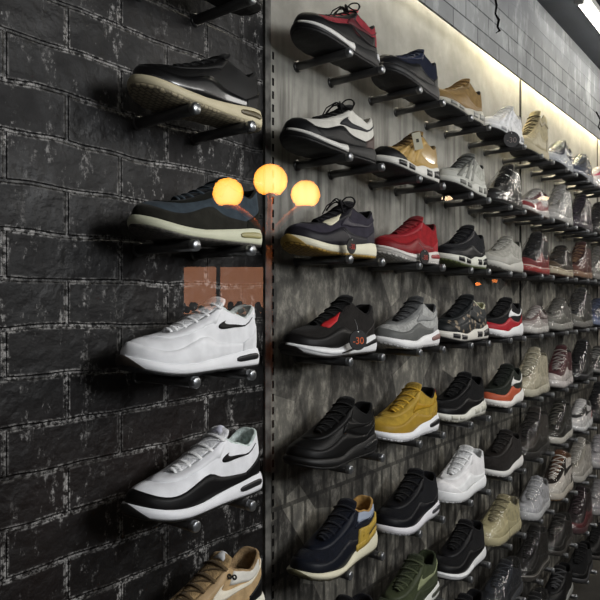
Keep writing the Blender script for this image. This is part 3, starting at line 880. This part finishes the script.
# column 1
place(1, 1, 'chunky', D('151618', '0c0c0e', '141c33', mudguard='0f1114', eyestay='16203a', heel_counter='2c2d2c', lace='121a30', ton='182238', lin='141c30', toe_cap='111318'), 'navy sneaker with black toe', up='suede')
place(1, 2, 'wave', D('d6d4cc', '0e0e0f', 'a5864c', mudguard='ab8c50', toe_cap='141414', eyestay='9a7c44', stripes='b4955a', lace='4f3d20', ton='8c7040', lin='6e5a34', air_units='plastic:303030'), 'metallic gold sneaker with wavy white sole', up='patent')
place(1, 3, 'runner', D('cfcac4', 'd6d2cc', '8c1c22', mudguard='7a181e', eyestay='94202a', heel_counter='a0202a', flash='d8d2cc', lace='7e1a20', ton='871c22', lin='6a141a', air_window='8f2a2c'), 'all red sneaker with white sole', up='suede')
place(1, 4, 'max', D('ecebea', 'b9b9b8', 'a6a6a3', mudguard='60615f', eyestay='7a7b7a', lace='3c3d3e', ton='4a4b4c', lin='4c4d4e', air_window='8a6a64', heel_counter='9f9f9d', swoosh='8a8b8a'), 'light grey sneaker with dark grey toe', up='knit')
place(1, 5, 'max', D('eeeef0', 'd8d8da', 'a88a36', mudguard='a2822f', eyestay='b0903c', lace='c39a30', ton='ab8c38', lin='1b1712', air_window='2a2a2e', heel_counter='a08030', heel_tab='7c1c20', swoosh='a8821f'), 'mustard yellow sneaker with white air sole', up='suede')
place(1, 6, 'knit', D('e2e0e4', '9a9a9c', '12141a', mudguard='0e1018', eyestay='14151a', lace='0a0a0c', lin='14141a', air_window='3a3a40', heel_counter='1d1b20'), 'navy and black knit sneaker with white sole', up='knit')
place(1, 7, 'runner', D('e2e2dc', '888880', '3a402c', mudguard='343a28', eyestay='3e4430', swoosh='8c9270', lace='444a34', ton='353b29', lin='2f3624', air_window='44463c'), 'olive green sneaker with pale swoosh', up='suede')
# column 2
place(2, 1, 'max', D('b4b0a4', '191919', '7e6640', mudguard='846a42', eyestay='6c5530', toe_cap='806842', lace='6c5430', ton='7e6238', lin='2a2118', air_units='plastic:8c8c86', heel_tab='17130f'), 'wheat brown suede sneaker with grey sole', up='suede', dx=-.02)
place(2, 2, 'wave', D('c4c4bc', '101010', 'a8a89f', stripes='82837c', mudguard='b6b6ae', eyestay='5a5b58', lace='4e4f4c', ton='6b6c68', lin='20201f', air_units='plastic:74746e'), 'pale grey sneaker with curved stripes and wavy sole', up='knit')
place(2, 3, 'wave', D('d2d2c6', '5f6a3c', '1a1b20', mudguard='15161a', eyestay='1e1f25', lace='151519', air_units='plastic:1b1c20', heel_counter='17171b'), 'black sneaker on a white bubble sole', up='knit')
place(2, 4, 'wave', D('d6d2c8', '101010', '262a2c', mudguard='floral:1e2224', eyestay='202527', lace='161a1e', ton='1b1f22', lin='c9c8a8', air_units='plastic:2a2a2c', toe_cap='14181a', side_panel='floral:23282a'), 'dark floral sneaker with cream sole', up='floral', sc=1.06, dx=.02)
place(2, 5, 'max', D('dcdad0', 'a8a698', '0c0c0e', mudguard='0b0b0d', eyestay='0d0d0f', lace='0a0a0b', air_units='plastic:bdbbae'), 'black knit sneaker with cream bubble sole', up='knit')
place(2, 6, 'court', D('ededed', 'd8d8d8', 'ebe9e9', mudguard='f0f0f0', eyestay='f0efef', lace='f2f2f2', ton='e8e8e8', lin='dedede', toe_cap='efeded', heel_tab='ececec'), 'chunky all white leather court sneaker')
place(2, 7, 'knit', D('e2e2e2', '2a2a2a', '17171a', eyestay='19191d', lace='121214', flash='ececec', mudguard='131316'), 'black sneaker with scalloped white sole', up='knit')
place(2, 8, 'runner', D('3a3a3c', '101010', '17171b', eyestay='1a1a1f'), 'black sneaker low on the panel beneath a white-soled one', up='knit')
# column 3
place(3, 1, 'max', D('dedede', '1a1a1a', 'cfcfd0', mudguard='dadada', eyestay='c6c6c8', stripes='e6e6e8', lace='d8d8d8', lin='b0b0b2', air_units='plastic:9c9c9e'), 'white ribbed sneaker beside a round black tag', up='knit')
place(3, 2, 'mid', D('141414', '0c0c0c', '121213', mudguard='patent:111112', toe_cap='patent:121213', eyestay='patent:101011', lace='151515'), 'glossy black mid sneaker', up='patent', wrap=True, sc=.9)
place(3, 3, 'chunky', D('b6b4ac', '88867e', '9c9a92', mudguard='a6a49c', eyestay='94928a', lace='b0aea6', ton='918f87', lin='6e6c66'), 'plain stone grey sneaker with grey sole', up='suede')
place(3, 4, 'max', D('e4e4e4', 'c8c8c8', '17171a', mudguard='a5222c', swoosh='f0f0f0', eyestay='141416', heel_counter='9c202a', heel_tab='1a1a1c', lace='101012', ton='141416'), 'black and red sneaker with white swoosh', up='knit')
place(3, 5, 'max', D('e6e2dc', 'c8c4be', '2a3028', mudguard='b5573a', swoosh='e6e4e0', eyestay='262c24', heel_counter='4c4030', lace='1c221c', ton='20261f'), 'dark green and orange sneaker with white swoosh', up='knit')
place(3, 6, 'knit', D('dad8d4', 'b8b6b2', '2c2826', eyestay='2a2624', lace='26221f'), 'plain dark brown knit sneaker with white sole', up='knit')
place(3, 7, 'court', D('c2b894', 'a69c7c', 'b6ac86', mudguard='bcb28c', toe_cap='b9af89', eyestay='b2a882', lace='8a8266', ton='a69c7a', lin='948a6c'), 'cream leather court sneaker in clear film', wrap=True, dx=-.014, sc=.97)
place(3, 8, 'runner', D('3a3c42', '1a1a1c', '262a32', mudguard='22262e', eyestay='2a2e36', lace='343840', lin='1a1c20'), 'slate sneaker in film, second shoe from the bottom edge', wrap=True)
place(3, 9, 'runner', D('26262a', '101010', '19191c', mudguard='151518'), 'lowest dark sneaker of the column with the slate one', up='knit')
# column 4
place(4, 1, 'boot', D('a49a7e', '1b1a18', 'a3997c', mudguard='aaa084', toe_cap='a89e82', eyestay='9c9276', ankle_strap='938a70', lace='5a5342', ton='8f866a', lin='7c745c', heel_counter='8a816a'), 'tall beige lace-up boot', cat='boot', name='high_top_boot', up='suede', sc=.92)
place(4, 2, 'runner', D('cac6c2', '5a4a44', 'b7b3b0', mudguard='8a3236', eyestay='5c262a', heel_counter='8a3236', lace='d8d6d2', ton='b0aca8', lin='6c3034'), 'grey sneaker with dark red trim', wrap=True, sc=.9)
place(4, 3, 'mid', D('a2322f', '5a1c1c', '17171b', mudguard='7c2326', heel_counter='8c2a2c', eyestay='18181c', lace='2a2a2e', toe_cap='6e2024', lin='7a2226', foxing_line='c8c0b8'), 'black and red high-top in film', wrap=True, cat='high-top sneaker', sc=.95)
place(4, 4, 'flat', D('d0ccc8', 'a8a4a0', 'a49a98', mudguard='b8b2ae', eyestay='7c6664', lace='ccc8c4', lin='544442', swoosh='5c4a48'), 'small pale sneaker in film beside the black-red one', wrap=True, sc=.85)
place(4, 5, 'mid', D('c6c0ae', 'a49e8c', 'b6ae98', mudguard='bcb49e', toe_cap='beb6a0', eyestay='aea690', lace='d0cab6', lin='9c947e', ton='b0a892'), 'tall off-white high-top in film', wrap=True, cat='high-top sneaker')
place(4, 6, 'mid', D('2c2826', '161412', '37322e', mudguard='332e2a', eyestay='302b28', lace='2a2624', lin='24201e'), 'dark brown high-top in film', wrap=True, up='suede', cat='high-top sneaker')
place(4, 7, 'court', D('c8c8ca', 'a2a2a4', 'aeaeb2', mudguard='b6b6ba', eyestay='a6a6aa', lace='c6c6c8', toe_cap='b4b4b8', lin='88888c', tongue_label='9a9a9e'), 'silver grey leather court sneaker in film', wrap=True, sc=.94, dx=.008)
place(4, 8, 'mid', D('3a3632', '161412', '201d1b', mudguard='1c1a18', eyestay='1e1b19', lace='242120', foxing_line='8c8782'), 'black high-top in film under the silver grey sneaker', wrap=True, cat='high-top sneaker', sc=.95)
place(4, 9, 'runner', D('2c2c2e', '121212', '1c1c1f', mudguard='18181b', lace='3a3a3c'), 'lowest black sneaker of the column with the brown high-top', wrap=True)
# column 5
place(5, 1, 'max', D('b8bcc4', '141418', '25283a', mudguard='c4c8ce', eyestay='16171c', swoosh='d4d6da', lace='1a1b20', ton='14151a', heel_counter='3c4a72', lin='17181c'), 'navy and silver sneaker beside the beige boot', wrap=True)
place(5, 2, 'mid', D('b4b2b0', '4c4a48', 'a3a19f', mudguard='aaa8a6', eyestay='9c9a98', stripes='bab8b6', lace='c2c0be', lin='787674'), 'pale grey high-top with side stripes in film', wrap=True, cat='high-top sneaker')
place(5, 3, 'court', D('c4b8a0', '6a4a38', '2a2420', mudguard='352c26', toe_cap='4e4030', eyestay='2b2420', lace='4a4036', lin='3a2c24', foxing_line='7c6a52'), 'dark brown sneaker with pale rubber sole', wrap=True, up='suede')
place(5, 4, 'court', D('9a9892', '5c5a54', '62605c', mudguard='6a6862', toe_cap='6e6c66', eyestay='5c5a56', lace='7c7a74', lin='44423e'), 'mid grey sneaker in film', wrap=True)
place(5, 5, 'mid', D('d4ccca', 'a09894', '4c2428', mudguard='c2bab6', toe_cap='cac2be', eyestay='542a2e', lace='b0a8a4', lin='34181c'), 'maroon and white high-top in film', wrap=True, cat='high-top sneaker', sc=.95)
place(5, 6, 'mid', D('cdc9c0', '8a8680', '302e28', mudguard='2b2924', eyestay='2e2c26', lace='6a675e', lin='22201c', toe_cap='35322c'), 'dark olive high-top on white sole', wrap=True, up='suede', cat='high-top sneaker', sc=.95)
place(5, 7, 'mid', D('c8c0b4', '9a7a5a', 'cfc8c0', mudguard='c4beb6', toe_cap='ccc6be', eyestay='2c2018', swoosh='1c1614', heel_counter='3a2c22', lace='e0dad2', lin='7c5a40', ton='6a4630'), 'white and brown high-top with black swoosh', wrap=True, cat='high-top sneaker')
place(5, 8, 'runner', D('36322f', '161412', '1c1a19', mudguard='191716', lace='3c3936'), 'black sneaker under the white and brown high-top', wrap=True)
place(5, 9, 'runner', D('8a8a86', '161616', '1b1b1c', eyestay='202022', lace='4a4a4c'), 'black sneaker with grey sole, lowest of its column')
# column 6
place(6, 1, 'max', D('9a9ea8', '1c1c20', '2c3446', mudguard='3a4256', eyestay='20242e', heel_counter='7a2e2c', lace='4a5060', lin='1a1c22'), 'blue grey sneaker on the top row in film', wrap=True)
place(6, 2, 'mid', D('4c444c', '201c20', '2c2430', mudguard='342a38', eyestay='2a222e', lace='4a404e', lin='1e1822'), 'deep purple high-top in film', wrap=True, cat='high-top sneaker')
place(6, 3, 'mid', D('8a6a54', '3a2a20', '4a2a26', mudguard='5a322c', eyestay='3a201c', lace='8a6a50', lin='2a1814', toe_cap='60382e'), 'reddish brown high-top in film', wrap=True, cat='high-top sneaker')
place(6, 4, 'mid', D('7a7874', '3a3834', '3a3a3a', mudguard='42423f', toe_cap='6a6862', eyestay='36363a', lace='54524e', lin='262626'), 'tall charcoal high-top in film', wrap=True, cat='high-top sneaker', sc=1.05)
place(6, 5, 'mid', D('26262a', '101012', '141417', mudguard='17171a', eyestay='131316', lace='222226', foxing_line='5c5c60'), 'black high-top in film right of the maroon pair', wrap=True, cat='high-top sneaker')
place(6, 6, 'chunky', D('dcdcde', '9c9c9e', 'c6c4c4', mudguard='cfcdcd', eyestay='2a2a2c', swoosh='1c1c1e', heel_counter='9a2c30', lace='dad8d8', lin='5c5a5a'), 'white sneaker with red heel and black swoosh', wrap=True)
place(6, 7, 'mid', D('b8b4ae', '86827c', 'a29d96', mudguard='aaa59e', eyestay='989388', lace='bcb7b0', lin='716c66'), 'greige high-top behind the white and brown one', wrap=True, cat='high-top sneaker')
place(6, 8, 'mid', D('4a2c30', '2a181a', '2c2024', mudguard='5a2428', heel_counter='6e2a2c', eyestay='2a1e22', lace='4a3a3e', lin='1c1416'), 'oxblood and black high-top in film', wrap=True, cat='high-top sneaker')
place(6, 9, 'runner', D('3a3a3c', '101010', '151517', mudguard='131315'), 'plain black sneaker at the lower right', up='knit')
# column 7
place(7, 1, 'chunky', D('e4e0e2', 'a8a4a6', 'd8d4d6', mudguard='dedadc', eyestay='c23a62', swoosh='b83058', lace='e4e0e2', lin='c08090'), 'white sneaker with pink trim', wrap=True)
place(7, 2, 'mid', D('2e2a2c', '141214', '1e1a1e', mudguard='221e22', lace='3a363a'), 'black high-top beside the purple one', wrap=True, cat='high-top sneaker')
place(7, 3, 'mid', D('8e8c88', '4c4a46', '74726e', mudguard='7e7c78', eyestay='6a6864', lace='94928e', lin='4a4846'), 'ash grey high-top beside the reddish brown one', wrap=True, cat='high-top sneaker')
place(7, 4, 'court', D('7c88a4', '3a4050', '26304a', mudguard='3e4a6a', eyestay='232b40', lace='5c6680', lin='1a2030', toe_cap='4a5678'), 'royal blue sneaker in film', wrap=True)
place(7, 5, 'chunky', D('8c8c8a', '3a3a38', '2c2c2c', mudguard='4a4a48', eyestay='222222', lace='8a8a88', lin='1c1c1c'), 'grey and black sneaker by the right edge', wrap=True)
place(7, 6, 'mid', D('26262c', '121214', '17171c', mudguard='1a1a20', lace='2e2e34'), 'black high-top by the right edge', wrap=True, cat='high-top sneaker')
place(7, 7, 'court', D('b8b6b6', '76747a', '9c9a9e', mudguard='a6a4a8', eyestay='929094', lace='b4b2b6', lin='66646a'), 'dove grey court sneaker by the right edge', wrap=True)
place(7, 8, 'court', D('a4a2a2', '6a686a', '8c8a8c', mudguard='96949a', lace='a2a0a2', lin='5a585c'), 'smoke grey court sneaker by the right edge', wrap=True)
place(7, 9, 'runner', D('3c3a38', '141414', '1a1a1a', mudguard='161616'), 'dark sneaker in the lower right corner')
# column 8: only the top ones reach into the frame between their neighbours
place(8, 3, 'court', D('6c6a66', '34322e', '4c4a48', mudguard='545250', lace='6a6864'), 'smoky sneaker at the far right edge', wrap=True)
place(8, 4, 'court', D('5a5e6a', '2c2e36', '34384a', mudguard='3c4256', lace='5a6072'), 'steel blue sneaker at the far right edge', wrap=True)
place(8, 2, 'mid', D('6a6866', '34322e', '3c3a3a', mudguard='444240', lace='6a6866'), 'dark grey high-top at the far right edge', wrap=True, cat='high-top sneaker')


# ---------------------------------------------------------------- price tags
def round_tag(px, py, Y, body, col, label, r=.022, tilt=0.0, face=YAW - math.pi / 2):
    p = onY(px, py, Y)
    v, f = lathe([(.0001, -.0015), (r - .001, -.0015), (r, -.0005), (r, .0005), (r - .001, .0015), (.0001, .0015)], 28, 'y')
    o = link('round_tag', mesh('round_tag', v, f, False), mat('rubber', '0e0c0d'), None, label=label, category='price tag', group='round black discount tags')
    o.location = p; o.rotation_euler = (tilt, 0, face)
    text('tag_print', body, r * .95, mat('plastic', col), o, (0, -.0021, -r * .1), (math.pi / 2, 0, 0))
    v, f = lathe([(.0001, -.0024), (.0016, -.0024), (.0016, .002), (.0001, .002)], 10, 'y')
    h = link('tag_eyelet', mesh('tag_eyelet', v, f), mat('metal', 'd8d8d8'), o); h.location = (0, 0, r * .78)
    v, f = tube([(0, .001, r * .8), (.004, .010, r + .008), (.008, .028, r + .024)], .0007, 6)
    link('tag_string', mesh('tag_string', v, f), mat('lace', '8c8c8c'), o)


round_tag(351.5, 246, .858, '-30', 'b5443a', 'round black tag with red print on the charcoal sneaker', r=.019, face=.0)
round_tag(358, 340, .858, '-30', 'd8622c', 'round black tag reading -30 in orange on the red-eyelet sneaker', r=.025, face=-.45)
round_tag(424.5, 257, .858, '-30', 'b04a40', 'round tag with worn red print at the red sneaker heel', r=.021, face=-.2)
round_tag(511.5, 139.5, .856, '-30', '5a4a46', 'round black tag with dark print beside the white ribbed sneaker', r=.030)

o = link('paper_tag', boxmesh('paper_tag', (-.013, -.0006, -.024), (.013, .0006, .024), .0004), mat('paper', 'b4b09c'), None,
         label='small pale paper tag hanging on the metallic gold sneaker', category='price tag')
o.location = onY(417.5, 141, .87); o.rotation_euler = (.1, -.25, -.75)
v = boxmesh('tag_mark', (-.004, -.0012, -.004), (.004, -.0006, .006))
link('tag_mark', v, mat('paper', '3a3830'), o)


# ---------------------------------------------------------------- the street behind the camera, mirrored in the shop window
def mirrored(px, py, depth):
    p = ray(px, py) * depth; p.z += EYE
    return Vector((2 * XP - p.x, p.y, p.z))


gm, nt, b = nodes('amber_globe'); lw = N(nt, 'ShaderNodeLayerWeight')
rc = ramp(nt, lw.outputs['Facing'], [(.05, (1, .62, .16)), (.45, (1, .52, .08)), (.9, (1, .30, .02))]); nt.links.new(rc.outputs[0], b.inputs['Emission Color']); b.inputs['Emission Strength'].default_value = 21; b.inputs['Base Color'].default_value = (.8, .5, .2, 1)
lamp = bpy.data.objects.new('globe_street_lamp', None); C.objects.link(lamp)
hub = mirrored(269, 240, 6.0); lamp.location = (hub.x, hub.y, 0)
lamp['label'] = 'street lamp with three glowing amber globes on curved arms, reflected in the shop window'; lamp['category'] = 'street lamp'
pole_m = mat('plastic', 'f08a60')
v, f = tube([(0, 0, 0), (0, 0, .3), (0, 0, hub.z - .05)], [.06, .045, .03], 12)
link('pole', mesh('pole', v, f), pole_m, lamp)
for i, (px, py, r) in enumerate(((228, 193, 15.5), (270.5, 180.5, 17), (305.5, 194.5, 14.5))):
    c = mirrored(px, py, 6.0) - lamp.location; R = r / F * 6.0
    prof = [(.45 * R, -.80 * R)] + [(R * math.cos(a), R * .96 * math.sin(a)) for a in np.linspace(-.92, math.pi / 2 - .001, 18)]
    prof = [(.0001, -.78 * R)] + prof
    v, f = lathe(prof, 28); gl_ = link('globe', mesh('globe', v, f), gm, lamp); gl_.location = c
    a = Vector((c.x, c.y, c.z - R * .78)); b_ = Vector((0, 0, hub.z))
    k1 = Vector((a.x * .75, a.y * .75, a.z + .0)) if i != 1 else (a * .6 + b_ * .4); k2 = Vector((a.x * .25, a.y * .25, a.z * .5 + b_.z * .5)) if i != 1 else (a * .3 + b_ * .7)
    pts = [a * (1 - t) ** 3 + k1 * 3 * t * (1 - t) ** 2 + k2 * 3 * t * t * (1 - t) + b_ * t ** 3 for t in np.linspace(0, 1, 12)]
    v, f = tube(pts, .026, 8); link('arm', mesh('arm', v, f), pole_m, lamp)
    v, f = lathe([(.0001, -.03), (.03, -.03), (.05, 0), (.05, .02), (.0001, .02)], 16); q = link('globe_collar', mesh('globe_collar', v, f), pole_m, lamp); q.location = a

# lit shop across the street
B = mirrored(184, 306, 12); A = mirrored(263, 267, 12)
ctr = (A + B) / 2
bl = bpy.data.objects.new('lit_storefront', None); C.objects.link(bl); bl.location = (ctr.x, ctr.y, 0)
bl['label'] = 'dark storefront with a warm lit window, reflected above the all white sneaker'; bl['category'] = 'storefront'
dirv = Vector((B.x - A.x, B.y - A.y, 0)); wdt = dirv.length; ang = math.atan2(dirv.y, dirv.x); bl.rotation_euler = (0, 0, ang)
zt, zb = A.z, B.z - .15
dkw = plain('dark_facade', '141212', '1c1918', .9)
link('facade', boxmesh('facade', (-3, .05, 0), (3, .6, 4.5)), dkw, bl)
wm = emis('sunset_window', (1, .42, .22, 1), 2.6)
link('window_pane', boxmesh('window_pane', (-wdt / 2, -.0, zb), (wdt * .04, .04, zt)), wm, bl)
link('window_pane', boxmesh('window_pane', (wdt * .09, -.0, zb), (wdt / 2, .04, zt)), wm, bl)
link('window_mullion', boxmesh('window_mullion', (wdt * .04, -.03, zb - .05), (wdt * .09, .05, zt + .05)), dkw, bl)
hv = []
for i in range(60):
    r = random.uniform(.03, .075); x = random.uniform(-wdt / 2, wdt / 2)
    vv, ff = lathe([(.0001, -r), (r * .8, -r * .6), (r, 0), (r * .8, r * .6), (.0001, r)], 7); z0 = zb + .13 + random.uniform(-.14, .06)
    hv.append(([(a_[0] + x, a_[1] - .15, a_[2] + z0) for a_ in vv], ff))
link('low_silhouettes', mesh('low_silhouettes', *merge(hv)), plain('dark_silhouette', '0a0a08', '1d1a12', .9), bl)  # dark clumps forming silhouettes along the foot of the lit window
# small downlights under a canopy outside, mirrored as pale ovals
for px, py, nm, col, s in ((447, 198.5, 'pale round downlight reflected below the pale grey sneaker', (1, .72, .42, 1), 16), (543.5, 198.5, 'pale round downlight reflected by the side-striped grey high-top', (1, .72, .42, 1), 14),
                           (477, 284, 'amber downlight reflected above the dark floral sneaker, left one', (1, .25, .04, 1), 14), (494, 281, 'amber downlight reflected above the dark floral sneaker, right one', (1, .25, .04, 1), 9)):
    p = mirrored(px, py, 4.6); r = .040 if py < 250 else .024
    d = bpy.data.objects.new('downlight', None); C.objects.link(d); d.location = p
    d['label'] = nm; d['category'] = 'downlight'; d['group'] = 'small lamps across the street'
    v, f = lathe([(.0001, -.012), (r * .8, -.010), (r, 0), (r * .8, .010), (.0001, .012)], 20); f_ = link('lens', mesh('lens', v, f), emis('downlight_glow', col, s), d)
    v, f = lathe([(r * .8, .012), (r * 1.1, .016), (r * .5, .05), (.0001, .05)], 20); link('housing', mesh('housing', v, f), dk, d)
    v, f = tube([(.03, 0, .05), (.05, 0, .03), (.05, 0, -p.z)], .006, 6); link('post', mesh('post', v, f), dk, d)
